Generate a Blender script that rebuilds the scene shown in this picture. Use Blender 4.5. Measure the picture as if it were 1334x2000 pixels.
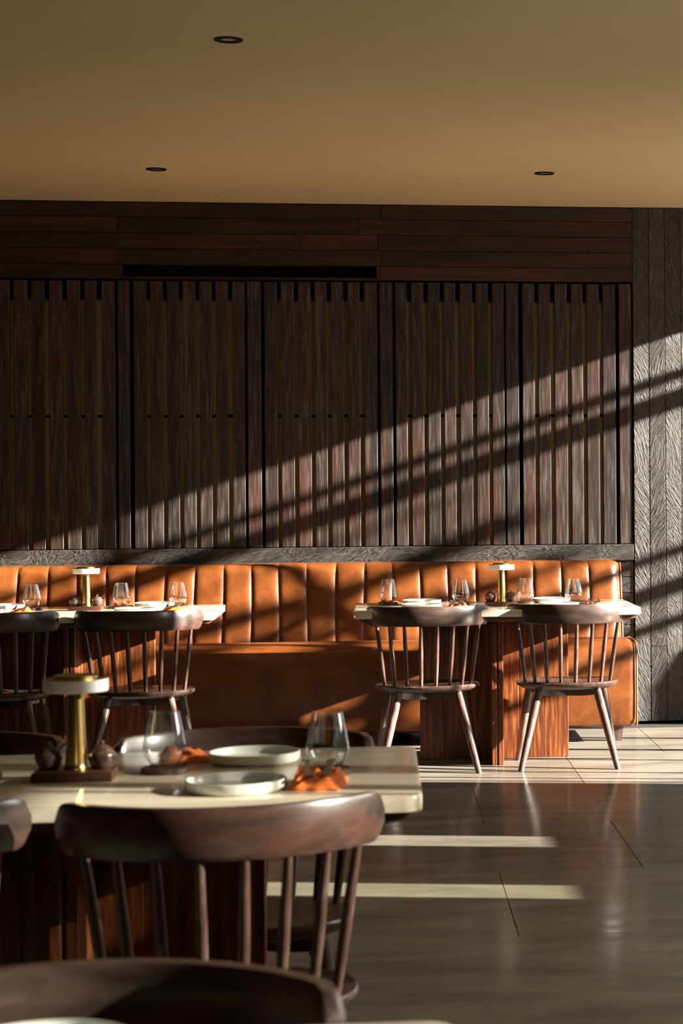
import bpy, bmesh, math, random
from mathutils import Vector, Matrix, noise

for o in list(bpy.data.objects):
    bpy.data.objects.remove(o, do_unlink=True)
S = bpy.context.scene
C = S.collection
R = math.radians
PI = math.pi

# ------------------------------------------------------------------ camera
FPX = 4000.0
YAW = math.atan(3.48e-5 * FPX)
ROLL = 0.0067
CAM_H = 1.32
PX, PY = 740 + FPX * math.tan(YAW), 950.8          # principal point of the lens in the 1334 x 2000 frame
cd = bpy.data.cameras.new('camera')
cam = bpy.data.objects.new('camera', cd)
C.objects.link(cam)
F = Vector((math.sin(YAW), math.cos(YAW), 0))
R0 = Vector((math.cos(YAW), -math.sin(YAW), 0))
U0 = Vector((0, 0, 1))
RX = R0 * math.cos(ROLL) - U0 * math.sin(ROLL)
UX = U0 * math.cos(ROLL) + R0 * math.sin(ROLL)
M = Matrix.Identity(4)
for i in range(3):
    M[i][0], M[i][1], M[i][2] = RX[i], UX[i], -F[i]
M[2][3] = CAM_H
cam.matrix_world = M
cd.sensor_fit = 'AUTO'
cd.sensor_width = 36
cd.lens = FPX / 2000 * 36
cd.shift_x = (667 - PX) / 2000
cd.shift_y = (PY - 1000) / 2000
cd.clip_start = 0.05
cd.dof.use_dof = True
cd.dof.focus_distance = 10.0
cd.dof.aperture_fstop = 7.5
S.camera = cam

# ------------------------------------------------------------------ light and exposure
S.view_settings.view_transform = 'Standard'
S.view_settings.look = 'None'
S.view_settings.exposure = 0.65
S.view_settings.gamma = 1.0
S.view_settings.use_curve_mapping = False
S.cycles.max_bounces = 10
S.cycles.diffuse_bounces = 6
S.cycles.glossy_bounces = 4
S.cycles.transparent_max_bounces = 24
S.cycles.transmission_bounces = 8
S.cycles.sample_clamp_indirect = 4.0
S.cycles.caustics_reflective = False
S.cycles.caustics_refractive = False

w = bpy.data.worlds.new('World')
S.world = w
w.use_nodes = True
bg = w.node_tree.nodes['Background']
bg.inputs[0].default_value = (0.62, 0.80, 1.0, 1)
bg.inputs[1].default_value = 1.2

AZ = math.atan(0.235)
EL = math.atan(0.33 * math.cos(AZ))
SD = Vector((-math.cos(EL) * math.cos(AZ), math.cos(EL) * math.sin(AZ), -math.sin(EL)))
sl = bpy.data.lights.new('sun', 'SUN')
sl.energy = 33.0
sl.color = (1.0, 0.91, 0.80)
sl.angle = R(0.55)
sun = bpy.data.objects.new('sun', sl)
sun.rotation_euler = SD.to_track_quat('-Z', 'Y').to_euler()
sun.location = (8, 6, 5)
C.objects.link(sun)

# ------------------------------------------------------------------ materials
def mat(name):
    m = bpy.data.materials.new(name)
    m.use_nodes = True
    nt = m.node_tree
    return m, nt, nt.nodes['Principled BSDF'], nt.nodes, nt.links

def ramp(nodes, stops):
    r = nodes.new('ShaderNodeValToRGB')
    e = r.color_ramp.elements
    e[0].position, e[0].color = stops[0][0], (*stops[0][1], 1)
    e[1].position, e[1].color = stops[-1][0], (*stops[-1][1], 1)
    for p, c in stops[1:-1]:
        n = e.new(p)
        n.color = (*c, 1)
    return r

def coords(nodes, links, scale, rnd=True):
    t = nodes.new('ShaderNodeTexCoord')
    mp = nodes.new('ShaderNodeMapping')
    mp.inputs['Scale'].default_value = scale
    links.new(t.outputs['Object'], mp.inputs['Vector'])
    if not rnd:
        return mp.outputs['Vector'], None
    oi = nodes.new('ShaderNodeObjectInfo')
    ml = nodes.new('ShaderNodeMath'); ml.operation = 'MULTIPLY'; ml.inputs[1].default_value = 37.0
    links.new(oi.outputs['Random'], ml.inputs[0])
    ad = nodes.new('ShaderNodeVectorMath'); ad.operation = 'ADD'
    links.new(mp.outputs['Vector'], ad.inputs[0])
    links.new(ml.outputs[0], ad.inputs[1])
    return ad.outputs[0], oi.outputs['Random']

def noise_tex(nodes, links, vec, scale, detail=4, rough=.55, dist=0):
    n = nodes.new('ShaderNodeTexNoise')
    n.inputs['Scale'].default_value = scale
    n.inputs['Detail'].default_value = detail
    n.inputs['Roughness'].default_value = rough
    n.inputs['Distortion'].default_value = dist
    links.new(vec, n.inputs['Vector'])
    return n

def bump(nodes, links, fac, strength, dist, bsdf):
    b = nodes.new('ShaderNodeBump')
    b.inputs['Strength'].default_value = strength
    b.inputs['Distance'].default_value = dist
    links.new(fac, b.inputs['Height'])
    links.new(b.outputs[0], bsdf.inputs['Normal'])
    return b

def mixc(nodes, links, fac, a, b, mode='MIX'):
    m = nodes.new('ShaderNodeMix'); m.data_type = 'RGBA'; m.blend_type = mode
    for s, v in ((m.inputs[0], fac), (m.inputs[6], a), (m.inputs[7], b)):
        if hasattr(v, 'links'):
            links.new(v, s)
        elif isinstance(v, (int, float)):
            s.default_value = v
        else:
            s.default_value = (*v, 1)
    return m.outputs[2]

def wood(name, scale, stops, rough=.45, spec=.4, bs=.25, bd=.002, patch=None, patchamt=.5, seed=True, coat=0):
    """grain runs along the axis with the small scale; patch is a second worn colour in blotches"""
    m, nt, b, N, L = mat(name)
    v, rnd = coords(N, L, scale)
    n1 = noise_tex(N, L, v, 1.0, 6, .62, .25)
    r = ramp(N, stops)
    L.new(n1.outputs[0], r.inputs[0])
    col = r.outputs[0]
    if patch:
        v2, _ = coords(N, L, tuple(s * .22 for s in scale))
        n2 = noise_tex(N, L, v2, 1.0, 5, .6, .4)
        r2 = ramp(N, [(.48, (0, 0, 0)), (.68, (patchamt,) * 3)])
        L.new(n2.outputs[0], r2.inputs[0])
        col = mixc(N, L, r2.outputs[0], col, patch)
    # each board its own tone
    mr = N.new('ShaderNodeMapRange')
    mr.inputs[3].default_value = .72; mr.inputs[4].default_value = 1.25
    L.new(rnd, mr.inputs[0])
    hs = N.new('ShaderNodeHueSaturation')
    L.new(col, hs.inputs['Color']); L.new(mr.outputs[0], hs.inputs['Value'])
    L.new(hs.outputs[0], b.inputs['Base Color'])
    b.inputs['Roughness'].default_value = rough
    b.inputs['Specular IOR Level'].default_value = spec
    b.inputs['Coat Weight'].default_value = coat
    b.inputs['Coat Roughness'].default_value = .2
    if bs:
        bump(N, L, n1.outputs[0], bs, bd, b)
    return m

MT = {}
dark = [(.30, (.008, .004, .0023)), (.5, (.024, .0155, .0115)), (.70, (.078, .070, .062))]
MT['slat'] = wood('slat_wood', (70, 70, 5), dark, .55, .3, .6, .002, (.085, .022, .012), .42)
MT['header'] = wood('header_wood', (4, 70, 70), [(.3, (.013, .006, .004)), (.55, (.028, .013, .008)), (.75, (.065, .022, .012))], .5, .3, .3, .0015, (.11, .028, .012), .6)
MT['chair'] = wood('walnut_chair_wood', (38, 38, 7), [(.3, (.036, .019, .014)), (.52, (.082, .049, .038)), (.75, (.17, .112, .09))], .34, .5, .18, .001, (.15, .045, .024), .4)
MT['rail'] = wood('walnut_rail_wood', (9, 26, 40), [(.3, (.022, .012, .009)), (.52, (.045, .028, .022)), (.75, (.085, .056, .044))], .33, .5, .12, .0008, (.14, .045, .028), .4, coat=.45)
MT['base'] = wood('mahogany_base_wood', (60, 60, 4), [(.28, (.040, .010, .005)), (.48, (.120, .030, .008)), (.62, (.26, .080, .018)), (.74, (.34, .165, .085))], .4, .45, .5, .002)
MT['seatwood'] = wood('walnut_seat_wood', (40, 7, 40), [(.3, (.026, .013, .010)), (.52, (.055, .031, .023)), (.75, (.10, .06, .046))], .36, .5, .15, .001)
MT['tray'] = wood('tray_wood', (10, 60, 60), [(.3, (.045, .016, .009)), (.6, (.12, .045, .022)), (.8, (.18, .075, .04))], .4, .4, .2, .0006)
MT['coaster'] = wood('coaster_wood', (12, 60, 60), [(.3, (.035, .017, .011)), (.6, (.075, .036, .022)), (.8, (.11, .055, .036))], .42, .4, .15, .0006)
MT['under'] = wood('under_frame_wood', (5, 60, 60), [(.3, (.05, .018, .010)), (.6, (.12, .05, .024)), (.8, (.17, .075, .035))], .42, .4, .2, .0008)

def carved(name, sign, along):
    """charred board with brushed grain lines that slant one way"""
    m, nt, b, N, L = mat(name)
    t = N.new('ShaderNodeTexCoord')
    oi = N.new('ShaderNodeObjectInfo')
    # each board slants a little differently: bend the coordinates before turning and stretching them
    n9 = noise_tex(N, L, t.outputs['Object'], 2.6, 1, .5)
    c9 = N.new('ShaderNodeVectorMath'); c9.operation = 'SCALE'; c9.inputs['Scale'].default_value = .16
    L.new(n9.outputs[1], c9.inputs[0])
    d9 = N.new('ShaderNodeVectorMath'); d9.operation = 'ADD'
    L.new(t.outputs['Object'], d9.inputs[0]); L.new(c9.outputs[0], d9.inputs[1])
    m0 = N.new('ShaderNodeMapping')
    mp = N.new('ShaderNodeMapping')
    if along == 'Z':
        m0.inputs['Rotation'].default_value = (0, R(22) * sign, 0)
        mp.inputs['Scale'].default_value = (1, 1, .075)
    else:
        m0.inputs['Rotation'].default_value = (0, R(20) * sign, 0)
        mp.inputs['Scale'].default_value = (.075, 1, 1)
    L.new(d9.outputs[0], m0.inputs['Vector'])
    L.new(m0.outputs[0], mp.inputs['Vector'])
    ml = N.new('ShaderNodeMath'); ml.operation = 'MULTIPLY'; ml.inputs[1].default_value = 21
    L.new(oi.outputs['Random'], ml.inputs[0])
    ad = N.new('ShaderNodeVectorMath'); ad.operation = 'ADD'
    L.new(mp.outputs[0], ad.inputs[0]); L.new(ml.outputs[0], ad.inputs[1])
    # bend the lines with slow noise so that they curl like brushed grain
    n0 = noise_tex(N, L, ad.outputs[0], 7, 2, .5)
    sb = N.new('ShaderNodeVectorMath'); sb.operation = 'SCALE'; sb.inputs['Scale'].default_value = .01
    L.new(n0.outputs[1], sb.inputs[0])
    a2 = N.new('ShaderNodeVectorMath'); a2.operation = 'ADD'
    L.new(ad.outputs[0], a2.inputs[0]); L.new(sb.outputs[0], a2.inputs[1])
    n1 = noise_tex(N, L, a2.outputs[0], 230, 2, .5, .0)
    n2 = noise_tex(N, L, a2.outputs[0], 110, 2, .5, .0)
    mx = N.new('ShaderNodeMath'); mx.operation = 'ADD'
    L.new(n1.outputs[0], mx.inputs[0]); L.new(n2.outputs[0], mx.inputs[1])
    hf = N.new('ShaderNodeMath'); hf.operation = 'MULTIPLY'; hf.inputs[1].default_value = .5
    L.new(mx.outputs[0], hf.inputs[0])
    r = ramp(N, [(.36, (.017, .015, .013)), (.5, (.041, .037, .032)), (.64, (.070, .064, .057))])
    L.new(hf.outputs[0], r.inputs[0])
    L.new(r.outputs[0], b.inputs['Base Color'])
    b.inputs['Roughness'].default_value = .6
    b.inputs['Specular IOR Level'].default_value = .3
    bump(N, L, hf.outputs[0], 1.0, .012, b)
    return m
MT['carve_a'] = carved('charred_board_left_grain', 1, 'Z')
MT['carve_b'] = carved('charred_board_right_grain', -1, 'Z')
MT['carve_h'] = carved('charred_board_level_grain', 1, 'X')

def plain(name, col, rough=.5, metal=0, spec=.5):
    m, nt, b, N, L = mat(name)
    b.inputs['Base Color'].default_value = (*col, 1)
    b.inputs['Roughness'].default_value = rough
    b.inputs['Metallic'].default_value = metal
    b.inputs['Specular IOR Level'].default_value = spec
    return m
MT['black'] = plain('black_metal', (.004, .003, .003), .7, 0, .1)
MT['void'] = plain('dark_wall_core', (.012, .008, .006), .8, 0, .1)
MT['lens'] = plain('downlight_reflector', (.5, .47, .42), .3, .6)
MT['frame'] = plain('dark_bronze_window_frame', (.03, .025, .02), .5)
MT['paving'] = plain('outdoor_paving', (.34, .29, .23), .9, 0, .1)
MT['steel'] = plain('brushed_steel_cutlery', (.62, .60, .56), .22, 1)
MT['grout'] = plain('dark_grout', (.02, .016, .012), .8)
MT['piping'] = plain('dark_tan_leather_piping', (.26, .085, .026), .35)
MT['gold'] = plain('brushed_brass', (.72, .50, .17), .24, 1)
MT['backing'] = plain('brown_backing_board', (.25, .185, .095), .6, 0, .2)
MT['wallside'] = plain('dark_plaster', (.045, .034, .026), .8, 0, .2)

def plaster():
    m, nt, b, N, L = mat('tan_ceiling_plaster')
    v, _ = coords(N, L, (1, 1, 1), False)
    n = noise_tex(N, L, v, .9, 4, .6)
    r = ramp(N, [(.3, (.62, .48, .27)), (.7, (.68, .53, .305))])
    L.new(n.outputs[0], r.inputs[0]); L.new(r.outputs[0], b.inputs['Base Color'])
    n2 = noise_tex(N, L, v, 14, 4, .6)
    b.inputs['Roughness'].default_value = .62
    b.inputs['Specular IOR Level'].default_value = .25
    bump(N, L, n2.outputs[0], .12, .004, b)
    return m
MT['ceil'] = plaster()

def floor_mat():
    m, nt, b, N, L = mat('polished_brown_stone_tile')
    t = N.new('ShaderNodeNewGeometry')
    mp = N.new('ShaderNodeMapping'); mp.inputs['Scale'].default_value = (1, 3.0, 1)
    L.new(t.outputs['Position'], mp.inputs['Vector'])
    oi = N.new('ShaderNodeObjectInfo')
    n = noise_tex(N, L, mp.outputs[0], 1.6, 6, .62, .6)
    r = ramp(N, [(.28, (.122, .106, .084)), (.5, (.186, .167, .138)), (.72, (.245, .223, .188))])
    L.new(n.outputs[0], r.inputs[0])
    mr = N.new('ShaderNodeMapRange'); mr.inputs[3].default_value = .9; mr.inputs[4].default_value = 1.08
    L.new(oi.outputs['Random'], mr.inputs[0])
    hs = N.new('ShaderNodeHueSaturation')
    L.new(r.outputs[0], hs.inputs['Color']); L.new(mr.outputs[0], hs.inputs['Value'])
    L.new(hs.outputs[0], b.inputs['Base Color'])
    n3 = noise_tex(N, L, mp.outputs[0], 5, 4, .6, .3)
    rr = N.new('ShaderNodeMapRange'); rr.inputs[1].default_value = .3; rr.inputs[2].default_value = .7
    rr.inputs[3].default_value = .10; rr.inputs[4].default_value = .22
    L.new(n3.outputs[0], rr.inputs[0]); L.new(rr.outputs[0], b.inputs['Roughness'])
    b.inputs['Specular IOR Level'].default_value = 0
    n2 = noise_tex(N, L, t.outputs['Position'], 4, 3, .5)
    bp = bump(N, L, n2.outputs[0], .06, .004, b)
    gl = N.new('ShaderNodeBsdfGlossy')
    L.new(rr.outputs[0], gl.inputs['Roughness']); L.new(bp.outputs[0], gl.inputs['Normal'])
    lw = N.new('ShaderNodeLayerWeight'); lw.inputs[0].default_value = .5
    pw = N.new('ShaderNodeMath'); pw.operation = 'POWER'; pw.inputs[1].default_value = 8
    L.new(lw.outputs['Facing'], pw.inputs[0])
    ma = N.new('ShaderNodeMath'); ma.operation = 'MULTIPLY_ADD'; ma.inputs[1].default_value = .66; ma.inputs[2].default_value = .012
    L.new(pw.outputs[0], ma.inputs[0])
    mx = N.new('ShaderNodeMixShader')
    L.new(ma.outputs[0], mx.inputs[0]); L.new(b.outputs[0], mx.inputs[1]); L.new(gl.outputs[0], mx.inputs[2])
    L.new(mx.outputs[0], N['Material Output'].inputs[0])
    return m
MT['floor'] = floor_mat()

def leather():
    m, nt, b, N, L = mat('tan_aged_leather')
    v, _ = coords(N, L, (1, 1, 1))
    n = noise_tex(N, L, v, 7, 6, .65, .6)
    r = ramp(N, [(.28, (.085, .021, .0040)), (.5, (.155, .044, .0090)), (.72, (.215, .070, .0165))])
    L.new(n.outputs[0], r.inputs[0])
    n2 = noise_tex(N, L, v, 160, 3, .6)
    L.new(r.outputs[0], b.inputs['Base Color'])
    b.inputs['Roughness'].default_value = .36
    b.inputs['Specular IOR Level'].default_value = .5
    n4 = noise_tex(N, L, v, 9, 3, .5)
    mx = N.new('ShaderNodeMath'); mx.operation = 'MULTIPLY_ADD'; mx.inputs[1].default_value = .06
    L.new(n2.outputs[0], mx.inputs[0]); L.new(n4.outputs[0], mx.inputs[2])
    bump(N, L, mx.outputs[0], .22, .012, b)
    return m
MT['leather'] = leather()

def marble():
    m, nt, b, N, L = mat('cream_travertine')
    v, _ = coords(N, L, (1.2, 14, 14))
    n = noise_tex(N, L, v, 1.6, 6, .6, .5)
    r = ramp(N, [(.28, (.56, .48, .35)), (.5, (.70, .62, .48)), (.72, (.78, .71, .58))])
    L.new(n.outputs[0], r.inputs[0]); L.new(r.outputs[0], b.inputs['Base Color'])
    b.inputs['Roughness'].default_value = .13
    return m
MT['marble'] = marble()

def ceramic():
    m, nt, b, N, L = mat('pale_celadon_stoneware')
    v, _ = coords(N, L, (1, 1, 1))
    n = noise_tex(N, L, v, 30, 3, .5)
    r = ramp(N, [(.3, (.66, .68, .62)), (.7, (.76, .77, .71))])
    L.new(n.outputs[0], r.inputs[0]); L.new(r.outputs[0], b.inputs['Base Color'])
    b.inputs['Roughness'].default_value = .22
    return m
MT['ceramic'] = ceramic()

def pot_mat():
    m, nt, b, N, L = mat('brown_glazed_pot')
    v, _ = coords(N, L, (1, 1, 3))
    n = noise_tex(N, L, v, 26, 3, .6)
    r = ramp(N, [(.3, (.035, .022, .018)), (.55, (.085, .05, .04)), (.75, (.19, .11, .08))])
    L.new(n.outputs[0], r.inputs[0]); L.new(r.outputs[0], b.inputs['Base Color'])
    b.inputs['Roughness'].default_value = .25
    return m
MT['pot'] = pot_mat()

def cloth():
    m, nt, b, N, L = mat('burnt_orange_linen')
    v, _ = coords(N, L, (1, 1, 1))
    n = noise_tex(N, L, v, 60, 4, .6)
    r = ramp(N, [(.3, (.50, .095, .007)), (.7, (.72, .17, .016))])
    L.new(n.outputs[0], r.inputs[0]); L.new(r.outputs[0], b.inputs['Base Color'])
    b.inputs['Roughness'].default_value = .8
    b.inputs['Sheen Weight'].default_value = .04
    return m
MT['cloth'] = cloth()

def diffuser():
    m, nt, b, N, L = mat('frosted_acrylic')
    b.inputs['Base Color'].default_value = (.86, .85, .83, 1)
    b.inputs['Roughness'].default_value = .35
    b.inputs['Subsurface Weight'].default_value = .25
    b.inputs['Subsurface Radius'].default_value = (.02, .02, .02)
    return m
MT['diffuser'] = diffuser()

def thin_glass():
    m, nt, b, N, L = mat('clear_thin_glass')
    out = N['Material Output']
    N.remove(b)
    fc = N.new('ShaderNodeLayerWeight'); fc.inputs[0].default_value = .5
    pw = N.new('ShaderNodeMath'); pw.operation = 'POWER'; pw.inputs[1].default_value = 1.7
    L.new(fc.outputs['Facing'], pw.inputs[0])
    lw = N.new('ShaderNodeMath'); lw.operation = 'MULTIPLY_ADD'; lw.inputs[1].default_value = .8; lw.inputs[2].default_value = .12
    L.new(pw.outputs[0], lw.inputs[0])
    tr = N.new('ShaderNodeBsdfTransparent'); tr.inputs[0].default_value = (.955, .97, .965, 1)
    gl = N.new('ShaderNodeBsdfGlossy'); gl.inputs['Roughness'].default_value = .03
    mx = N.new('ShaderNodeMixShader')
    L.new(lw.outputs[0], mx.inputs[0]); L.new(tr.outputs[0], mx.inputs[1]); L.new(gl.outputs[0], mx.inputs[2])
    L.new(mx.outputs[0], out.inputs[0])
    return m
MT['glass'] = thin_glass()

def fill_blind():
    m, nt, b, N, L = mat('sheer_linen_blind')
    out = N['Material Output']
    N.remove(b)
    tr = N.new('ShaderNodeBsdfTranslucent'); tr.inputs[0].default_value = (.95, .95, .94, 1)
    df = N.new('ShaderNodeBsdfDiffuse'); df.inputs[0].default_value = (.5, .46, .4, 1)
    ad = N.new('ShaderNodeMixShader'); ad.inputs[0].default_value = .15
    L.new(tr.outputs[0], ad.inputs[1]); L.new(df.outputs[0], ad.inputs[2])
    L.new(ad.outputs[0], out.inputs[0])
    return m
MT['blind'] = fill_blind()  # added sheet that turns sun into soft fill for the room

def tinted(name, c):  # pane that holds back part of the sun in an unseen opening
    m, nt, b, N, L = mat(name)
    N.remove(b)
    t = N.new('ShaderNodeBsdfTransparent'); t.inputs[0].default_value = (*c, 1)
    g = N.new('ShaderNodeBsdfGlossy'); g.inputs['Roughness'].default_value = .02
    x = N.new('ShaderNodeMixShader'); x.inputs[0].default_value = .06
    L.new(t.outputs[0], x.inputs[1]); L.new(g.outputs[0], x.inputs[2])
    L.new(x.outputs[0], N['Material Output'].inputs[0])
    return m
MT['tint_a'] = tinted('lightly_tinted_pane', (.88, .89, .87))
MT['tint_b'] = tinted('grey_green_tinted_pane', (.70, .73, .66))
MT['tint_c'] = tinted('grey_tinted_pane', (.50, .51, .50))
MT['tint_d'] = tinted('dark_tinted_pane', (.29, .295, .29))
MT['tint_e'] = tinted('mid_tinted_pane', (.37, .375, .37))
MT['bark'] = plain('bark', (.06, .045, .03), .9)

# ------------------------------------------------------------------ mesh helpers
def finish(bm, name, m, parent=None, smooth=30, loc=None):
    me = bpy.data.meshes.new(name)
    bmesh.ops.recalc_face_normals(bm, faces=bm.faces)
    bm.to_mesh(me); bm.free()
    if m is not None:
        me.materials.append(MT[m] if isinstance(m, str) else m)
    if smooth:
        for p in me.polygons:
            p.use_smooth = True
        me.set_sharp_from_angle(angle=R(smooth))
    o = bpy.data.objects.new(name, me)
    C.objects.link(o)
    if loc is not None:
        o.location = loc
    if parent is not None:
        o.parent = parent
    return o

def tag(o, label=None, cat=None, group=None, kind=None):
    if label: o['label'] = label
    if cat: o['category'] = cat
    if group: o['group'] = group
    if kind: o['kind'] = kind
    return o

def empty(name, loc, rz=0):
    o = bpy.data.objects.new(name, None)
    o.empty_display_size = .05
    o.location = loc
    o.rotation_euler.z = rz
    C.objects.link(o)
    return o

def box(bm, x0, x1, y0, y1, z0, z1, bev=0, seg=1):
    vs = [bm.verts.new((x, y, z)) for x in (x0, x1) for y in (y0, y1) for z in (z0, z1)]
    f = [(0, 1, 3, 2), (4, 6, 7, 5), (0, 4, 5, 1), (2, 3, 7, 6), (0, 2, 6, 4), (1, 5, 7, 3)]
    fs = [bm.faces.new([vs[i] for i in q]) for q in f]
    if bev:
        es = list({e for q in fs for e in q.edges})
        bmesh.ops.bevel(bm, geom=es, offset=bev, segments=seg, affect='EDGES', profile=.5)

def boxo(name, m, parent, x0, x1, y0, y1, z0, z1, bev=0, seg=1):
    """box as an object of its own with its origin at its centre"""
    cx, cy, cz = (x0 + x1) / 2, (y0 + y1) / 2, (z0 + z1) / 2
    bm = bmesh.new()
    box(bm, x0 - cx, x1 - cx, y0 - cy, y1 - cy, z0 - cz, z1 - cz, bev, seg)
    return finish(bm, name, m, parent, 30, (cx, cy, cz))

def lathe(bm, prof, n=32, cx=0, cy=0, cz=0, cap=True):
    rings = []
    for r, z in prof:
        if r < 1e-6:
            rings.append([bm.verts.new((cx, cy, cz + z))])
        else:
            rings.append([bm.verts.new((cx + r * math.cos(2 * PI * i / n), cy + r * math.sin(2 * PI * i / n), cz + z)) for i in range(n)])
    for a, b in zip(rings, rings[1:]):
        if len(a) == 1 and len(b) == 1:
            continue
        for i in range(n):
            j = (i + 1) % n
            if len(a) == 1:
                bm.faces.new((a[0], b[i], b[j]))
            elif len(b) == 1:
                bm.faces.new((a[i], b[0], a[j]))
            else:
                bm.faces.new((a[i], b[i], b[j], a[j]))

def tube(bm, pts, radii, n=14, flat=True):
    pts = [Vector(p) for p in pts]
    rings = []
    for k, p in enumerate(pts):
        d = (pts[min(k + 1, len(pts) - 1)] - pts[max(k - 1, 0)]).normalized()
        u = d.cross(Vector((0, 1, 0)))
        if u.length < .05:
            u = d.cross(Vector((1, 0, 0)))
        u.normalize(); v = d.cross(u).normalized()
        rings.append([bm.verts.new(p + (u * math.cos(2 * PI * i / n) + v * math.sin(2 * PI * i / n)) * radii[k]) for i in range(n)])
    if flat:                                           # a foot sawn level with the ground
        for q in (0, -1):
            d = (pts[-1] - pts[0]).normalized()
            for vv in rings[q]:
                t = (pts[q].z - vv.co.z) / d.z if abs(d.z) > .3 else 0
                vv.co += d * t
    for a, b in zip(rings, rings[1:]):
        for i in range(n):
            j = (i + 1) % n
            bm.faces.new((a[i], a[j], b[j], b[i]))
    bm.faces.new(rings[0]); bm.faces.new(rings[-1])

def prism(bm, outline, zs):
    """stack of outlines: zs = [(z, scale-inset)] closed top and bottom"""
    rings = []
    for z, fn in zs:
        rings.append([bm.verts.new((*fn(x, y), z)) for x, y in outline])
    n = len(outline)
    for a, b in zip(rings, rings[1:]):
        for i in range(n):
            j = (i + 1) % n
            bm.faces.new((a[i], a[j], b[j], b[i]))
    bm.faces.new(rings[0]); bm.faces.new(rings[-1])

def rrect(hx, hy, r, n=6):
    out = []
    for sx, sy, a0 in ((1, 1, 0), (-1, 1, 90), (-1, -1, 180), (1, -1, 270)):
        for k in range(n + 1):
            a = R(a0 + 90 * k / n)
            out.append((sx * (hx - r) + r * math.cos(a), sy * (hy - r) + r * math.sin(a)))
    return out

def copy_tree(o, parent=None):
    c = o.copy()
    C.objects.link(c)
    if parent is not None:
        c.parent = parent
    for ch in list(o.children):
        copy_tree(ch, c)
    return c

# ------------------------------------------------------------------ the setting
YW = 11.34           # front plane of the back wall's timber
ZC = 2.88            # ceiling
XR, XL, YB = 3.4, -4.2, -2.0

# ---- floor and its tiles
bm = bmesh.new(); box(bm, XL - .1, XR, YB - .1, YW + .26, -.12, -.004)
floor = tag(finish(bm, 'floor', 'grout', None, 0), kind='structure')
rows = [-.13 + 1.02 * k for k in range(12)]
TW = 1.0
for r_i in range(11):
    y0, y1 = 1.02 * r_i - 1.12 + 1.02, 1.02 * r_i + 1.02 - 1.12 + 1.02
    y0 += .0; y1 += .0
    yy0, yy1 = y0 + .01, y1 + .01
    off = .4 if r_i % 2 == 0 else .9
    x = off - 3
    while x < XR - .02:
        x0, x1 = x, min(x + TW, XR - .002)
        boxo('tile', 'floor', floor, x0 + .0013, x1 - .0013, yy0 + .0012, min(yy1, YW - .01) - .0012, -.02, 0, .0007)
        x += TW
bm = bmesh.new(); box(bm, XR, 40, -30, 40, -.14, -.03)
tag(finish(bm, 'ground', 'paving', None, 0), kind='structure')

# ---- ceiling with recessed downlights
bm = bmesh.new(); box(bm, XL - .1, XR + .12, YB - .1, YW + .26, ZC, ZC + .2)
ceiling = tag(finish(bm, 'ceiling', 'ceil', None, 0), kind='structure')

# ---- back wall
bm = bmesh.new(); box(bm, XL - .1, XR, YW + .12, YW + .26, 0, ZC)
wall = tag(finish(bm, 'wall_back', 'void', None, 0), kind='structure')
SX0 = -2.62
zt, zb = 2.453, 1.005
# upright slats, four bays with a single post slat between them
bays = [
    [(-2.47, -2.40), (-2.38, -2.31), (-2.29, -2.22), (-2.20, -2.13), (-2.107, -2.037), (-2.02, -1.954), (-1.931, -1.861), (-1.838, -1.773), (-1.746, -1.679), (-1.656, -1.586), (-1.563, -1.501), (-1.471, -1.405)],
    [(-1.305, -1.239), (-1.219, -1.153), (-1.130, -1.067), (-1.046, -.980), (-.958, -.894), (-.871, -.807), (-.783, -.718)],
    [(-.612, -.544), (-.523, -.454), (-.430, -.363), (-.340, -.277), (-.252, -.187), (-.163, -.099), (-.075, -.005)],
    [(.096, .159), (.183, .249), (.272, .339), (.362, .423), (.449, .515), (.538, .604), (.626, .691)],
    [(.793, .859), (.882, .947), (.972, 1.040), (1.063, 1.128), (1.151, 1.219), (1.240, 1.310)],
]
posts = [(-1.388, -1.328), (-.703, -.631), (.011, .079), (.702, .771), (1.331, 1.399)]
rnd = random.Random(4)
for b in bays:
    for x0, x1 in b:
        boxo('slat', 'slat', wall, x0, x1, YW + rnd.uniform(-.001, .001), YW + .034, zb, zt - rnd.uniform(0, .004), .0018)
for x0, x1 in posts:
    boxo('slat', 'slat', wall, x0, x1, YW - .001, YW + .034, zb, zt, .0018)
for b in bays:
    x0, x1 = b[0][0] + .004, b[-1][1] - .004
    boxo('backing_board', 'backing', wall, x0, x1, YW + .035, YW + .05, 1.729, 2.347)
    boxo('backing_board', 'backing', wall, x0, x1, YW + .035, YW + .05, zb, 1.713)
    boxo('crossrail', 'slat', wall, x0, x1, YW + .0345, YW + .06, 2.352, 2.36)
# header planks above, with the long air slot
rowz = [2.876, 2.797, 2.711, 2.625, 2.540, 2.462]
cuts = {0: [SX0, -.95, .02, 1.412], 1: [SX0, -1.39, -.1, 1.412], 2: [SX0, -1.39, -.412, .003, 1.412], 3: [SX0, -1.39, .02, 1.412], 4: [SX0, -1.368, -.006, .016, 1.412]}
for k in range(5):
    c = cuts[k]
    for x0, x1 in zip(c, c[1:]):
        if k == 4 and x0 == -1.368:                 # the slot: no plank here, only a thin lip below
            boxo('slot_lip', 'header', wall, x0 + .001, x1 - .001, YW + .004, YW + .03, 2.462, 2.476, .001)
            continue
        boxo('plank', 'header', wall, x0 + .0012, x1 - .0012, YW + rnd.uniform(-.0015, .0015), YW + .11, rowz[k + 1] + .0014, rowz[k] - .0014, .0015)
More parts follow.
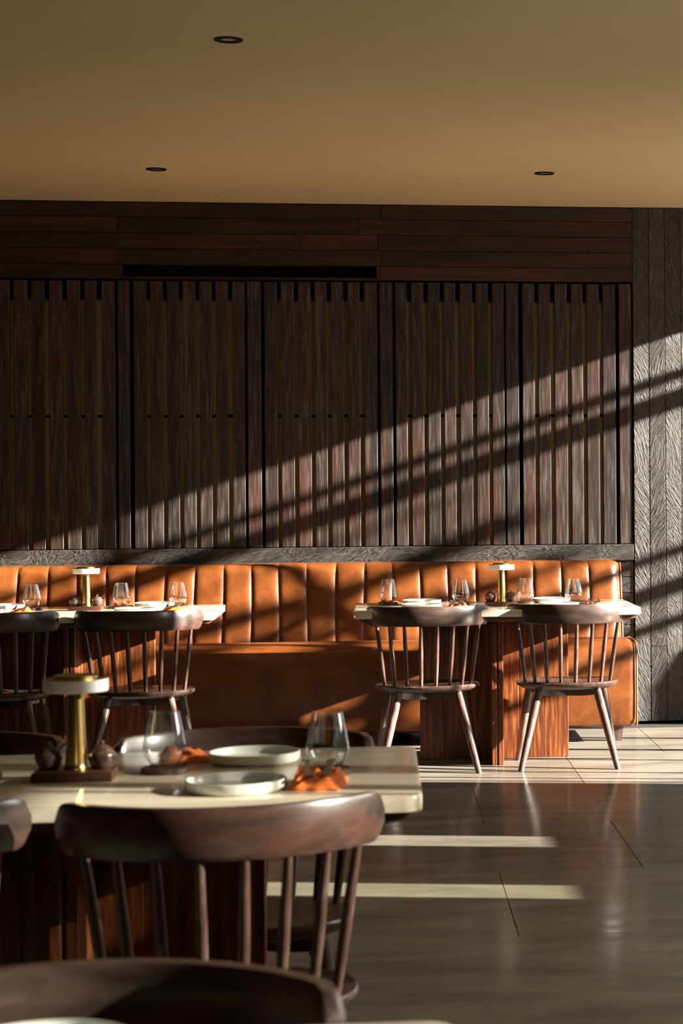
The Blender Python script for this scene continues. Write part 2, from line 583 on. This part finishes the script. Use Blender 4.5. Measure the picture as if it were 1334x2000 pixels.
# level boards under the slats
zz = [1.003, .910, .819, .730, .638, .553, .461, .37, .278, .186, .094, .004]
for k in range(11):
    cx = [SX0, 1.405] if k == 0 else [SX0, -1.0, .35, 1.405]
    for x0, x1 in zip(cx, cx[1:]):
        boxo('board', 'carve_h', wall, x0 + .001, x1 - .001, YW + (-.012 if k == 0 else .0), YW + .11, zz[k + 1] + .0015, zz[k] - .0015, .002)
# upright charred boards on the right
x = 1.409
k = 0
while x < XR - .03:
    x1 = min(x + .0895, XR - .002)
    brk = [.012, .66 + .9 * ((k * .37) % 1), ZC - .004] if k in (1, 4, 7, 9) else [.012, ZC - .004]
    if k == 1:
        brk = [.012, .43, ZC - .004]
    for z0, z1 in zip(brk, brk[1:]):
        boxo('board', 'carve_b' if k % 2 else 'carve_a', wall, x + .0012, x1 - .0012, YW - .006 + rnd.uniform(-.002, .002), YW + .11, z0 + .0008, z1 - .0008, .002)
    x += .0895
    k += 1

# ---- the other walls
bm = bmesh.new(); box(bm, XL - .1, XL, YB, YW + .12, 0, ZC)
tag(finish(bm, 'wall_left', 'wallside', None, 0), kind='structure')
bm = bmesh.new(); box(bm, XL, XR, YB - .1, YB, 0, ZC)
tag(finish(bm, 'wall_front', 'wallside', None, 0), kind='structure')
HZ, SZ = 1.665 + .33 * XR, .92
bm = bmesh.new()
openings = [(1.15, 3.05), (3.05, 3.11), (3.16, 3.34), (3.43, 3.98), (4.3, 5.4), (5.865, 6.115), (6.825, 7.08)]  # unseen openings, sized and placed to shape the sun patches inside
SILL = [1.42, 1.82, 1.7, 1.7, 1.3, .92, .92]
HEAD = [2.12, 2.12, 2.35, 2.35, HZ, HZ, HZ]
y = YB
for (a, b), SZ, HH in zip(openings, SILL, HEAD):
    box(bm, XR, XR + .12, y, a, 0, ZC)
    box(bm, XR, XR + .12, a, b, 0, SZ)
    box(bm, XR, XR + .12, a, b, HH, ZC)
    y = b
box(bm, XR, XR + .12, y, 8.49, 0, ZC)
box(bm, XR, XR + .12, 8.49, YW + .12, HZ, ZC)
tag(finish(bm, 'wall_right', 'wallside', None, 0), kind='structure')
# glazed front beside the banquette: slender uprights
bm = bmesh.new()
for yy, t in ((8.55, .010), (8.66, .012), (8.86, .014), (9.31, .016), (9.70, .05), (10.19, .035)):
    box(bm, XR + .02, XR + .08, yy - t / 2, yy + t / 2, 0, HZ)
tag(finish(bm, 'window_1', 'frame', None, 0), kind='structure')
# added translucent sheet in the wide window, spreads sun as soft fill
for i, (a, b) in enumerate(((4.3, 5.4),)):
    bm = bmesh.new()
    n = 40
    vs = [[bm.verts.new((XR + .06 + .008 * math.sin(k * 1.3), a + (b - a) * k / n, z)) for z in (1.3, HZ)] for k in range(n + 1)]
    for p, q in zip(vs, vs[1:]):
        bm.faces.new((p[0], p[1], q[1], q[0]))
    tag(finish(bm, 'window_%d' % (i + 2), 'blind', None, 60), kind='structure')
# unseen pergola members added outside for the shade bands across the back wall
def beam(q, thick, x, i):
    z = q + .33 * x
    bm = bmesh.new(); box(bm, x, x + .06, 8.6, 13.5, z - thick / 2, z + thick / 2)
    tag(finish(bm, 'trim_%d' % i, 'frame', None, 0), kind='structure')
for i, (q, t, x) in enumerate(((1.41, .05, 5.6), (1.275, .10, 5.2), (.43, .045, 6.5), (.235, .085, 6.5), (.045, .05, 6.5))):
    beam(q, t, x, i + 1)
# unseen tree boughs added farther out, for the soft dapple on the leather
rb = random.Random(12)
for i, (q, t, x) in enumerate(((1.13, .026, 8.2), (.895, .085, 8.6), (.76, .075, 8.0), (.60, .085, 8.8), (1.30, .022, 8.4))):
    bm = bmesh.new()
    n = 14
    pts = [(x + rb.uniform(-.1, .1), 7.0 + 2.5 * k / n, q + .33 * x + rb.uniform(-.04, .04)) for k in range(n + 1)]
    tube(bm, pts, [t * rb.uniform(.45, .8) for k in pts], 8, False)
    tag(finish(bm, 'trim_%d' % (i + 6), 'bark', None, 40), kind='structure')
bm = bmesh.new(); lathe(bm, [(0, 0), (.14, 0), (.15, .5), (.15, 1.05), (.12, 1.2), (.06, 1.28), (0, 1.30)], 24, 4.15, 10.86, 0)  # unseen bollard added outside to shade the lower charred boards
tag(finish(bm, 'trim_11', 'frame', None, 40), kind='structure')
# tinted panes added in the unseen slots and near window to dim the sun
for i, (y0, y1, z0, z1) in enumerate(((5.865, 6.115, .92, HZ), (6.825, 7.08, .92, HZ), (1.15, 3.11, 1.42, 2.12), (3.16, 3.34, 1.7, 2.35), (3.43, 3.98, 1.7, 2.35))):
    bm = bmesh.new(); box(bm, XR + .05, XR + .056, y0, y1, z0, z1)
    tag(finish(bm, 'window_%d' % (i + 3), ('tint_b', 'tint_a', 'tint_c', 'tint_e', 'tint_d')[i], None, 0), kind='structure')

# ------------------------------------------------------------------ downlights
def downlight(x, y, lab):
    t = empty('downlight', (x, y, ZC))
    tag(t, lab, 'downlight', 'recessed downlights in the ceiling')
    bm = bmesh.new(); lathe(bm, [(.026, .0), (.030, -.004), (.049, -.004), (.050, -.001), (.050, .0)], 40)
    finish(bm, 'trim_ring', 'black', t)
    bm = bmesh.new(); lathe(bm, [(0, -.0016), (.02, -.0016), (.026, -.0006)], 28)
    finish(bm, 'reflector', 'lens', t)
    return t
downlight(-.506, 7.234, 'black ringed recessed downlight nearest the top edge, largest of the three')
downlight(-1.061, 10.189, 'small black recessed downlight near the wall, left of the other far one')
downlight(.823, 10.141, 'small black recessed downlight near the wall above the right-hand table')

# ------------------------------------------------------------------ banquette
def banquette():
    t = empty('banquette', (-.5, 10.9, 0))
    tag(t, 'long tan leather banquette with upright channelled back along the dark timber wall', 'banquette')
    ox, oy = -.5, 10.9
    # channels of the back: profile leans and rolls over at the top
    prof = []
    zb_, ztop = .40, .918
    for k in range(9):
        u = k / 8
        prof.append((11.01 + .10 * u ** 1.3, zb_ + (ztop - .055 - zb_) * u))
    for k in range(1, 8):
        a = R(90 * k / 7)
        prof.append((11.11 + .06 * (1 - math.cos(a)), ztop - .055 + .055 * math.sin(a)))
    prof.append((YW - .014, ztop))
    seams = [-2.64, -2.488, -2.336, -2.184, -2.033, -1.883, -1.729, -1.578, -1.426, -1.275, -1.123, -.973, -.823, -.676, -.531, -.383, -.232, -.083, .064, .215, .366, .517, .669, .823, .975, 1.128]
    nx = 18
    rn = random.Random(3)
    def channel(x0, x1, last=False):
        bm = bmesh.new()
        cols = []
        dep = .0095 + rn.uniform(-.001, .001)
        for i in range(nx + 1):
            u = i / nx
            bulge = dep * (1 - abs(2 * u - 1) ** 6)
            if last and u > .5:
                bulge = dep * (1 - abs(2 * u - 1) ** 4) if u < .999 else 0
            col = []
            for j, (y, z) in enumerate(prof):
                w_ = 1 if j < 9 else max(0.25, 1 - (j - 8) / 9)
                nyv = -1 if j < 9 else -math.cos(R(90 * (j - 8) / 8))
                nzv = 0 if j < 9 else math.sin(R(90 * (j - 8) / 8))
                xx = x0 + (x1 - x0) * u
                if last and u > .55:               # the end of the back is rounded off
                    k_ = (u - .55) / .45
                    y = min(y + .05 * k_ ** 3, YW - .014)
                    z = z - (.018 * k_ ** 3 if j > 6 else 0)
                # slight waviness of the seams
                xx += .004 * math.sin(z * 9 + x0 * 7) * (1 - u) + .004 * math.sin(z * 9 + x1 * 7) * u if not last else 0
                col.append(bm.verts.new((xx - ox, y + bulge * nyv * w_ - oy, z + bulge * nzv * w_)))
            cols.append(col)
        for a, b in zip(cols, cols[1:]):
            for j in range(len(prof) - 1):
                bm.faces.new((a[j], b[j], b[j + 1], a[j + 1]))
        # close the sides towards the wall
        for col in (cols[0], cols[-1]):
            wv = [bm.verts.new((col[0].co.x, YW - .014 - oy, col[0].co.z))]
            bm.faces.new(col + wv)
        c = finish(bm, 'channel', 'leather', t, 50)
        return c
    for x0, x1 in zip(seams, seams[1:]):
        channel(x0, x1)
    channel(1.128, 1.305, True)
    # seat and its front, one upholstered block with a soft front edge
    pr = [(11.05, .47), (10.98, .507), (10.84, .525), (10.69, .527), (10.60, .5245), (10.545, .514), (10.518, .492), (10.509, .45), (10.506, .38), (10.506, .25), (10.508, .12), (10.516, .092), (10.55, .078), (11.05, .078)]
    bm = bmesh.new()
    xs = [-2.64 + (1.27 + 2.64) * i / 70 for i in range(71)] + [1.29, 1.305, 1.313, 1.316]
    cols = []
    for x in xs:
        e = max(0, (x - 1.27) / .046)
        ins = .022 * e ** 3
        col = []
        for j, (y, z) in enumerate(pr):
            cy, cz = 10.83, .29
            wob = .004 * noise.noise(Vector((x * 2.2, y * 3, z * 4)))
            yy = y + (ins if y < cy else -ins * .3) + (wob if y < 10.7 else 0)
            z2 = z - (ins if z > cz else -ins)
            col.append(bm.verts.new((x - ox, yy - oy, z2)))
        cols.append(col)
    n = len(pr)
    for a, b in zip(cols, cols[1:]):
        for j in range(n):
            bm.faces.new((a[j], b[j], b[(j + 1) % n], a[(j + 1) % n]))
    bm.faces.new(cols[0]); bm.faces.new(cols[-1])
    finish(bm, 'seat', 'leather', t, 45)
    # piping round the right-hand end
    pts = [(1.314 - ox, y + .004 - oy, z - .004) for y, z in pr[1:12]]
    bm = bmesh.new()
    tube(bm, pts, [.0055] * len(pts), 8, False)
    finish(bm, 'piping', 'piping', t, 60)
    pts = [(1.308 - ox, min(y + .045, YW - .02) - oy, z - (.014 if k > 6 else 0)) for k, (y, z) in enumerate(prof[:-2])]
    bm = bmesh.new()
    tube(bm, pts, [.005] * len(pts), 8, False)
    finish(bm, 'piping', 'piping', t, 60)
    # end panel behind the piping
    bm = bmesh.new()
    vs = [bm.verts.new((1.309 - ox, y - oy, z)) for y, z in [(11.06, .44)] + [(min(y + .05, YW - .015), z - .016) for y, z in prof[2:-1]] + [(YW - .014, .44)]]
    vs2 = [bm.verts.new((v.co.x - .012, v.co.y, v.co.z)) for v in vs]
    bm.faces.new(vs); bm.faces.new(vs2)
    for i in range(len(vs)):
        j = (i + 1) % len(vs)
        bm.faces.new((vs[i], vs[j], vs2[j], vs2[i]))
    finish(bm, 'end_panel', 'leather', t, 40)
    for x in (-2.3, -1.15, -.02, 1.225):
        for y in (10.61, 11.2):
            bm = bmesh.new()
            rings = []
            for z, h in ((0, .018), (.079, .027)):
                rings.append([bm.verts.new((x - ox + sx * h, y - oy + sy * h, z)) for sx, sy in ((1, 1), (-1, 1), (-1, -1), (1, -1))])
            for i in range(4):
                j = (i + 1) % 4
                bm.faces.new((rings[0][i], rings[0][j], rings[1][j], rings[1][i]))
            bm.faces.new(rings[0]); bm.faces.new(rings[1])
            finish(bm, 'leg', 'chair', t)
    return t
banquette()

# ------------------------------------------------------------------ chairs
def make_chair():
    t = empty('dining_chair', (0, 0, 0))
    # seat: rounded plank with a bevel below and a shallow dish
    out = []
    n = 56
    for i in range(n):
        a = 2 * PI * i / n
        cx, sy = math.cos(a), math.sin(a)
        e = .80 if sy > 0 else .92
        x = .245 * math.copysign(abs(cx) ** e, cx)
        y = -.037 + .178 * math.copysign(abs(sy) ** e, sy)
        out.append((x, y))
    bm = bmesh.new()
    sc = lambda s: (lambda x, y: (x * s, y * s))
    rings = []
    for z, s in ((.366, .86), (.378, .955), (.387, .995), (.395, 1.0), (.400, .985)):
        rings.append([bm.verts.new((x * s, y * s, z)) for x, y in out])
    for s, dz in ((.8, .0), (.55, -.006), (.25, -.009)):
        rings.append([bm.verts.new((x * s, y * s, .400 + dz)) for x, y in out])
    for a, b in zip(rings, rings[1:]):
        for i in range(n):
            j = (i + 1) % n
            bm.faces.new((a[i], a[j], b[j], b[i]))
    bm.faces.new(rings[0]); bm.faces.new(rings[-1])
    finish(bm, 'seat', 'seatwood', t, 40)
    # back rail: bent plank
    RR, yr = .315, -.29
    bm = bmesh.new()
    na = 44
    amax = R(62)
    rings = []
    for i in range(na + 1):
        u = -1 + 2 * i / na
        a = u * amax
        e = min(1, (1 - abs(u)) / .11)
        h = .046 * (.30 + .70 * math.sqrt(max(0, 1 - (1 - e) ** 2)))
        zc_ = .729 - .003 * u * u
        th = .0125
        ring = []
        # cross-section: rounded plank leaning back a little
        for cx_, cz_ in ((-1, -.82), (-.7, -1), (.7, -1), (1, -.82), (1, .82), (.7, 1), (-.7, 1), (-1, .82)):
            rad = RR + cx_ * th + .06 * cz_ * h
            ring.append(bm.verts.new((rad * math.sin(a), yr + RR - rad * math.cos(a), zc_ + cz_ * h)))
        rings.append(ring)
    for p, q in zip(rings, rings[1:]):
        for j in range(8):
            bm.faces.new((p[j], q[j], q[(j + 1) % 8], p[(j + 1) % 8]))
    bm.faces.new(rings[0]); bm.faces.new(rings[-1])
    finish(bm, 'back_rail', 'rail', t, 35)
    # spindles
    for ang, bx, by in ((7, .034, -.186), (21, .098, -.176), (35, .155, -.150), (49, .200, -.112)):
        for s in (-1, 1):
            top = Vector((s * RR * math.sin(R(ang)), yr + RR - RR * math.cos(R(ang)), .693))
            bot = Vector((s * bx, by, .392))
            bm = bmesh.new()
            pts = [bot.lerp(top, k / 5) for k in range(6)]
            tube(bm, pts, [.0080, .0098, .0108, .0104, .0092, .0078], 12, False)
            finish(bm, 'spindle', 'chair', t, 50)
    # splayed tapering legs
    for s in (-1, 1):
        for (tx, ty), (fx, fy) in (((.135, -.125), (.226, -.275)), ((.175, .060), (.236, .105))):
            top, foot = Vector((s * tx, ty, .374)), Vector((s * fx, fy, 0))
            bm = bmesh.new()
            pts = [foot.lerp(top, k / 6) for k in range(7)]
            tube(bm, pts, [.0135, .0155, .0172, .0186, .0196, .0200, .0195], 16, True)
            finish(bm, 'leg', 'chair', t, 50)
    # crossed beams under the seat that the legs stand in
    for s in (-1, 1):
        a, b = Vector((s * .150, -.14, 0)), Vector((-s * .185, .078, 0))
        d = (b - a).normalized(); nrm = Vector((-d.y, d.x, 0)) * .014
        bm = bmesh.new()
        lo, hi = .326, .368
        sect = []
        for k in range(9):
            u = k / 8
            p = a.lerp(b, u)
            zlo = lo + .016 * abs(2 * u - 1) ** 3
            sect.append([bm.verts.new((p.x + q * nrm.x, p.y + q * nrm.y, z)) for q, z in ((-1, zlo), (1, zlo), (1, hi), (-1, hi))])
        for p, q in zip(sect, sect[1:]):
            for j in range(4):
                bm.faces.new((p[j], q[j], q[(j + 1) % 4], p[(j + 1) % 4]))
        bm.faces.new(sect[0]); bm.faces.new(sect[-1])
        finish(bm, 'cross_beam', 'chair', t, 30)
    return t
chair0 = make_chair()
first = [True]
def place_chair(x, yrail, rz, lab, group, back=False):
    """x, yrail: where the middle of the back rail stands"""
    o = chair0 if first[0] else copy_tree(chair0)
    first[0] = False
    a = (PI if back else 0) + rz
    dx, dy = 0, -.3
    o.location = (x - (dx * math.cos(a) - dy * math.sin(a)), yrail - (dx * math.sin(a) + dy * math.cos(a)), 0)
    o.rotation_euler.z = a
    tag(o, lab, 'chair', group)
    return o
G = 'spindle-back dining chairs'
place_chair(.225, 9.481, R(1), 'dark walnut spindle-back chair at the left place of the right-hand banquette table', G)
place_chair(.872, 9.510, R(-3), 'sunlit walnut spindle-back chair at the far right, nearest the banquette end', G)
place_chair(-1.092, 9.470, R(1), 'walnut spindle-back chair at the left-hand banquette table, behind the front table lamp', G)
place_chair(-1.735, 9.490, 0, 'walnut spindle-back chair half cut by the left edge at the left-hand banquette table', G)
place_chair(-.270, 3.577, R(4), 'large near spindle-back chair with its back to the viewer at the middle table', G)
place_chair(-.905, 3.62, R(2), 'near chair with only its rail end showing at the left edge', G)
place_chair(-.295, 4.80, R(-2), 'dark chair facing the viewer across the middle table behind the two plates', G, True)
place_chair(-.985, 4.84, R(3), 'dark chair facing the viewer across the middle table, behind the lamp at left', G, True)
place_chair(-.335, 2.448, R(2), 'blurred foreground chair at the bottom edge, its hollow dark rail facing the viewer', G, True)

# ------------------------------------------------------------------ tables
TL, TD = .6735, .372
def make_table():
    t = empty('dining_table', (0, 0, 0))
    out = rrect(TL, TD, .035, 7)
    ins = lambda d: (lambda x, y: (x - math.copysign(d, x), y - math.copysign(d, y)))
    bm = bmesh.new()
    prism(bm, out, [(.716, ins(.003)), (.719, ins(0)), (.7455, ins(0)), (.749, ins(.0015)), (.750, ins(.005))])
    finish(bm, 'tabletop', 'marble', t, 40)
    bm = bmesh.new()
    prism(bm, rrect(TL - .02, TD - .02, .03, 5), [(.690, ins(.03)), (.7005, ins(.004)), (.7165, ins(0))])
    finish(bm, 'under_frame', 'under', t, 30)
    # crossed base: a wide panel and a deep panel standing through it
    BO = .08
    wide = boxo('wide_base_panel', 'base', t, -.355, .355, BO - .012, BO + .012, .01, .69)
    n = 6
    wq = .724 / n
    for k in range(n):
        for yy in (-1, 1):
            x0, x1 = -.362 + wq * k, -.362 + wq * (k + 1)
            o = boxo('plank', 'base', None, x0 + .0008, x1 - .0008, BO + (.0 if yy > 0 else -.026), BO + (.026 if yy > 0 else 0), .0, .69, .0016)
            o.parent = wide; o.location -= wide.location
    deep = boxo('deep_base_panel', 'base', t, -.004, .004, BO - .275, BO + .222, .01, .69)
    for s in (-1, 1):
        for y0, y1 in ((-.285, -.155), (-.155, -.0265), (.0265, .13), (.13, .232)):
            x0, x1 = (.005, .027) if s > 0 else (-.027, -.005)
            o = boxo('plank', 'base', None, x0, x1, BO + y0 + .0006, BO + y1 - .0006, 0, .69, .0016)
            o.parent = deep; o.location -= deep.location
    return t
table0 = make_table()
T1, T0, TM, T3 = (.553, 9.97), (-1.432, 10.02), (-.597, 4.205), (-.597, 1.838)
for i, (c, lab) in enumerate(((T1, 'cream stone-topped table on a red timber cross base before the banquette at right'),
                              (T0, 'cream stone-topped table before the banquette at left, cut by the left edge'),
                              (TM, 'large cream stone-topped table in the middle foreground with lamp and orange napkins'),
                              (T3, 'nearest table, only its far rim showing at the bottom edge'))):
    o = table0 if i == 0 else copy_tree(table0)
    o.location = (c[0], c[1], 0)
    tag(o, lab, 'table', 'stone-topped dining tables')
ZT = .750

# ------------------------------------------------------------------ things on the tables
def make_lamp():
    t = empty('table_lamp', (0, 0, 0))
    bm = bmesh.new(); lathe(bm, [(0, 0), (.0222, 0), (.0228, .002), (.0224, .006), (.0214, .009), (.0210, .013)], 40)
    finish(bm, 'base', 'gold', t, 35)
    bm = bmesh.new(); lathe(bm, [(.0210, .012), (.0203, .03), (.0180, .08), (.0160, .13), (.0148, .160)], 40)
    finish(bm, 'stem', 'gold', t, 35)
    bm = bmesh.new(); lathe(bm, [(.0145, .158), (.055, .1572), (.0610, .1560), (.0625, .1575), (.0625, .1790), (.0612, .1800), (0, .1800)], 48)
    finish(bm, 'diffuser', 'diffuser', t, 35)
    bm = bmesh.new(); lathe(bm, [(0, .1801), (.0600, .1801), (.0603, .1806), (.0598, .1812), (.0430, .1814), (.0420, .1825), (.0418, .1868), (.0405, .1880), (0, .1880)], 48)
    finish(bm, 'cap', 'gold', t, 35)
    return t
def make_tray():
    bm = bmesh.new(); box(bm, -.077, .077, -.045, .045, 0, .019, .002, 2)
    return finish(bm, 'wooden_tray', 'tray', None, 30)
def make_pot():
    t = empty('condiment_pot', (0, 0, 0))
    bm = bmesh.new(); lathe(bm, [(0, 0), (.0165, 0), (.0185, .002), (.0245, .012), (.0275, .023), (.0268, .031), (.0215, .037), (.0195, .0385)], 32)
    finish(bm, 'body', 'pot', t, 40)
    bm = bmesh.new(); lathe(bm, [(.0205, .0384), (.0200, .0400), (.0150, .0440), (.0060, .0470), (.0040, .0490), (.0052, .0520), (.0045, .0545), (0, .0555)], 28)
    finish(bm, 'lid', 'pot', t, 40)
    return t
def make_spoon():
    bm = bmesh.new(); tube(bm, [(.014, 0, .034), (.026, 0, .046), (.040, -.001, .0575)], [.0018, .0021, .0027], 8, False)
    return finish(bm, 'spoon', 'tray', None, 50)
def make_plate():
    bm = bmesh.new(); lathe(bm, [(0, 0), (.070, 0), (.088, .0005), (.0925, .003), (.0945, .008), (.0950, .0195), (.0945, .0215), (.0930, .0222), (.0912, .0215), (.0905, .018), (.0895, .0085), (.0870, .0060), (0, .0052)], 64)
    return finish(bm, 'dinner_plate', 'ceramic', None, 40)
def make_glass():
    bm = bmesh.new()
    prof = [(0, .0015), (.018, .001), (.0235, .002), (.0290, .007), (.0360, .018), (.0415, .030), (.0430, .038), (.0418, .050), (.0380, .074), (.0330, .098), (.0302, .112)]
    lathe(bm, prof, 40)
    o = finish(bm, 'drinking_glass', 'glass', None, 60)
    bm = bmesh.new(); lathe(bm, [(0, .0065), (.022, .0062), (.0275, .0085)], 32)   # thick glass floor
    finish(bm, 'thick_base', 'glass', o, 60)
    bm = bmesh.new()
    lathe(bm, [(.0302, .1115), (.0308, .1124), (.0302, .1133), (.0296, .1124), (.0302, .1115)], 40)
    finish(bm, 'rim', 'glass', o, 60)
    return o
def make_coaster():
    bm = bmesh.new(); lathe(bm, [(0, 0), (.045, 0), (.0475, .0015), (.0475, .0100), (.0460, .0115), (.0430, .0118), (.0415, .0105), (0, .0105)], 40)
    return finish(bm, 'wooden_coaster', 'coaster', None, 35)
def make_napkin(seed, h=.020):
    rn = random.Random(seed)
    bm = bmesh.new()
    nx_, ny_ = 20, 26
    lx, ly = .095, .165
    ph = rn.uniform(0, 6)
    def zf(u, v):
        p = Vector((u * 3.1 + seed, v * 3.7, seed * 1.7))
        e = min(1, 6 * min(u, 1 - u)) * min(1, 6 * min(v, 1 - v))
        fold = abs(math.sin(PI * (u * 2.6 + .35 * math.sin(v * 5 + ph)))) * .7
        return (.003 + h * max(0, .35 * fold + .8 * noise.noise(p) + .45) * e)
    top, bot = [], []
    for i in range(nx_ + 1):
        a, b = [], []
        for j in range(ny_ + 1):
            u, v = i / nx_, j / ny_
            x = (u - .5) * lx + .010 * noise.noise(Vector((v * 3, seed, 0)))
            y = (v - .5) * ly + .012 * noise.noise(Vector((u * 3, 0, seed)))
            a.append(bm.verts.new((x, y, zf(u, v))))
            b.append(bm.verts.new((x, y, 0.0003)))
        top.append(a); bot.append(b)
    for i in range(nx_):
        for j in range(ny_):
            bm.faces.new((top[i][j], top[i + 1][j], top[i + 1][j + 1], top[i][j + 1]))
            bm.faces.new((bot[i][j], bot[i][j + 1], bot[i + 1][j + 1], bot[i + 1][j]))
    rim = [(i, 0) for i in range(nx_)] + [(nx_, j) for j in range(ny_)] + [(i, ny_) for i in range(nx_, 0, -1)] + [(0, j) for j in range(ny_, 0, -1)]
    for (i, j), (p, q) in zip(rim, rim[1:] + rim[:1]):
        bm.faces.new((top[i][j], bot[i][j], bot[p][q], top[p][q]))
    return finish(bm, 'napkin', 'cloth', None, 60)
def ribbon(bm, path, th):
    """flat bar along +Y: path = [(y, z, half width)] """
    rings = [[bm.verts.new((sx * w_, y, z + dz)) for sx, dz in ((-1, -th), (1, -th), (1, th), (-1, th))] for y, z, w_ in path]
    for p, q in zip(rings, rings[1:]):
        for j in range(4):
            bm.faces.new((p[j], q[j], q[(j + 1) % 4], p[(j + 1) % 4]))
    bm.faces.new(rings[0]); bm.faces.new(rings[-1])
def make_fork():
    bm = bmesh.new()
    ribbon(bm, [(-.095, .003, .0075), (-.05, .006, .0062), (.0, .011, .0042), (.025, .014, .0040), (.034, .0135, .0095), (.050, .0120, .0115)], .0010)
    for k in range(4):
        x = -.0093 + .0062 * k
        r0 = [bm.verts.new((x + sx * .0016, .0495, .0120 + dz)) for sx, dz in ((-1, -.0009), (1, -.0009), (1, .0009), (-1, .0009))]
        r1 = [bm.verts.new((x + sx * .0014, .070, .0125 + dz)) for sx, dz in ((-1, -.0008), (1, -.0008), (1, .0008), (-1, .0008))]
        r2 = [bm.verts.new((x + sx * .0006, .092, .0165 + dz)) for sx, dz in ((-1, -.0005), (1, -.0005), (1, .0005), (-1, .0005))]
        for p, q in ((r0, r1), (r1, r2)):
            for j in range(4):
                bm.faces.new((p[j], q[j], q[(j + 1) % 4], p[(j + 1) % 4]))
        bm.faces.new(r0); bm.faces.new(r2)
    return finish(bm, 'fork', 'steel', None, 40)
def make_knife():
    bm = bmesh.new()
    ribbon(bm, [(-.105, .004, .0070), (-.06, .006, .0070), (-.005, .009, .0055), (.005, .010, .0050), (.02, .010, .0090), (.07, .009, .0095), (.095, .008, .0075), (.108, .008, .0020)], .0011)
    return finish(bm, 'table_knife', 'steel', None, 40)

PR = {'lamp': make_lamp(), 'tray': make_tray(), 'pot': make_pot(), 'spoon': make_spoon(), 'plate': make_plate(), 'glass': make_glass(),
      'coaster': make_coaster(), 'fork': make_fork(), 'knife': make_knife(),
      'napkin': make_napkin(3), 'napkin_b': make_napkin(8), 'napkin_c': make_napkin(14, .042)}
CAT = {'lamp': ('lamp', 'brass table lamps'), 'tray': ('tray', 'wooden condiment trays'), 'pot': ('pot', 'lidded condiment pots'), 'spoon': ('spoon', 'spoons in the condiment pots'),
       'plate': ('plate', 'stoneware dinner plates'), 'glass': ('glass', 'stemless drinking glasses'), 'coaster': ('coaster', 'wooden coasters'), 'fork': ('fork', 'forks on the napkins'),
       'knife': ('knife', 'knives on the napkins'), 'napkin': ('napkin', 'orange napkins')}
used = set()
def put(kind, x, y, z, lab, rz=0, rx=0):
    o = PR[kind] if kind not in used else copy_tree(PR[kind])
    used.add(kind)
    o.location = (x, y, z)
    o.rotation_euler = (rx, 0, rz)
    c, g = CAT[kind.split('_')[0]]
    tag(o, lab, c, g)
    return o
def setting(tab, who, plate, glass, nap, facing, variant='napkin', nrot=0, cutlery=True, coaster=True):
    """one place: plate, glass on its coaster, napkin with fork and knife"""
    px, py = plate
    put('plate', px, py, ZT, 'pale stoneware plate at %s' % who, random.Random(px).uniform(0, 6))
    if glass:
        gx, gy = glass
        put('coaster', gx, gy, ZT, 'coaster under the glass at %s' % who)
        put('glass', gx, gy, ZT + .0105, 'clear stemless glass at %s' % who)
    if nap:
        nx_, ny_ = nap
        a = 0 if facing > 0 else PI
        put(variant, nx_, ny_, ZT, 'crumpled burnt-orange napkin at %s' % who, a + nrot)
        if cutlery:
            hz = .028 if variant == 'napkin_c' else .016
            put('fork', nx_ - .022 * facing, ny_ + .008 * facing, ZT + hz, 'steel fork lying on the napkin at %s' % who, a + R(2))
            put('knife', nx_ + .020 * facing, ny_ + .0 * facing, ZT + hz, 'steel knife lying on the napkin at %s' % who, a - R(2))
def centre(x, y, who):
    put('tray', x, y, ZT, 'low wooden tray under the lamp and pots on %s' % who, R(-1))
    put('lamp', x + .003, y - .004, ZT + .019, 'brass table lamp with white disc head on %s' % who)
    for s, w_ in ((-1, 'left'), (1, 'right')):
        put('pot', x + s * .051, y + .008, ZT + .019, 'brown glazed pot left of the lamp on %s' % who if s < 0 else 'brown glazed pot right of the lamp on %s' % who)
        put('spoon', x + s * .051, y + .008, ZT + .019, 'small wooden spoon in the pot %s of the lamp on %s' % (w_, who), R(8))
# right-hand banquette table
A = 'the right banquette table'
centre(.582, 9.93, A)
setting(A, 'the left chair of ' + A, (.196, 9.80), (.393, 10.06), (.372, 9.86), 1, 'napkin')
setting(A, 'the wall side, left half of ' + A, (.205, 10.155), (.041, 10.17), (.045, 10.255), -1, 'napkin_b', 0, False)
setting(A, 'the right chair of ' + A, (.848, 9.76), (.941, 10.0), (1.025, 9.85), 1, 'napkin_b')
setting(A, 'the wall side, right half of ' + A, (.845, 10.16), (.713, 10.10), None, -1)
# left-hand banquette table
B = 'the left banquette table'
centre(-1.388, 10.055, B)
setting(B, 'the right chair of ' + B, (-1.130, 9.80), (-.965, 10.14), (-.972, 9.93), 1, 'napkin_b')
setting(B, 'the wall side, right half of ' + B, (-1.090, 10.255), (-1.236, 10.16), (-1.245, 10.29), -1, 'napkin', 0, False)
setting(B, 'the left edge chair of ' + B, (-1.825, 9.85), (-1.648, 10.13), (-1.668, 9.93), 1, 'napkin')
setting(B, 'the wall side, left edge of ' + B, (-1.800, 10.25), None, None, -1)
# middle table
D = 'the middle table'
centre(-.598, 4.165, D)
setting(D, 'the near chair of ' + D, (-.272, 3.965), (-.105, 4.155), (-.118, 4.00), 1, 'napkin_c', R(-6))
setting(D, 'the far side of ' + D, (-.262, 4.375), (-.432, 4.235), (-.415, 4.455), -1, 'napkin', R(8), False)
put('coaster', -.79, 4.20, ZT, 'dark wooden coaster peeping in at the left edge of the middle table')
# nearest table
put('plate', -.335, 2.095, ZT, 'blurred plate rim at the bottom edge on the nearest table')
put('coaster', -.165, 2.10, ZT, 'blurred dark coaster at the bottom edge beside the plate on the nearest table')
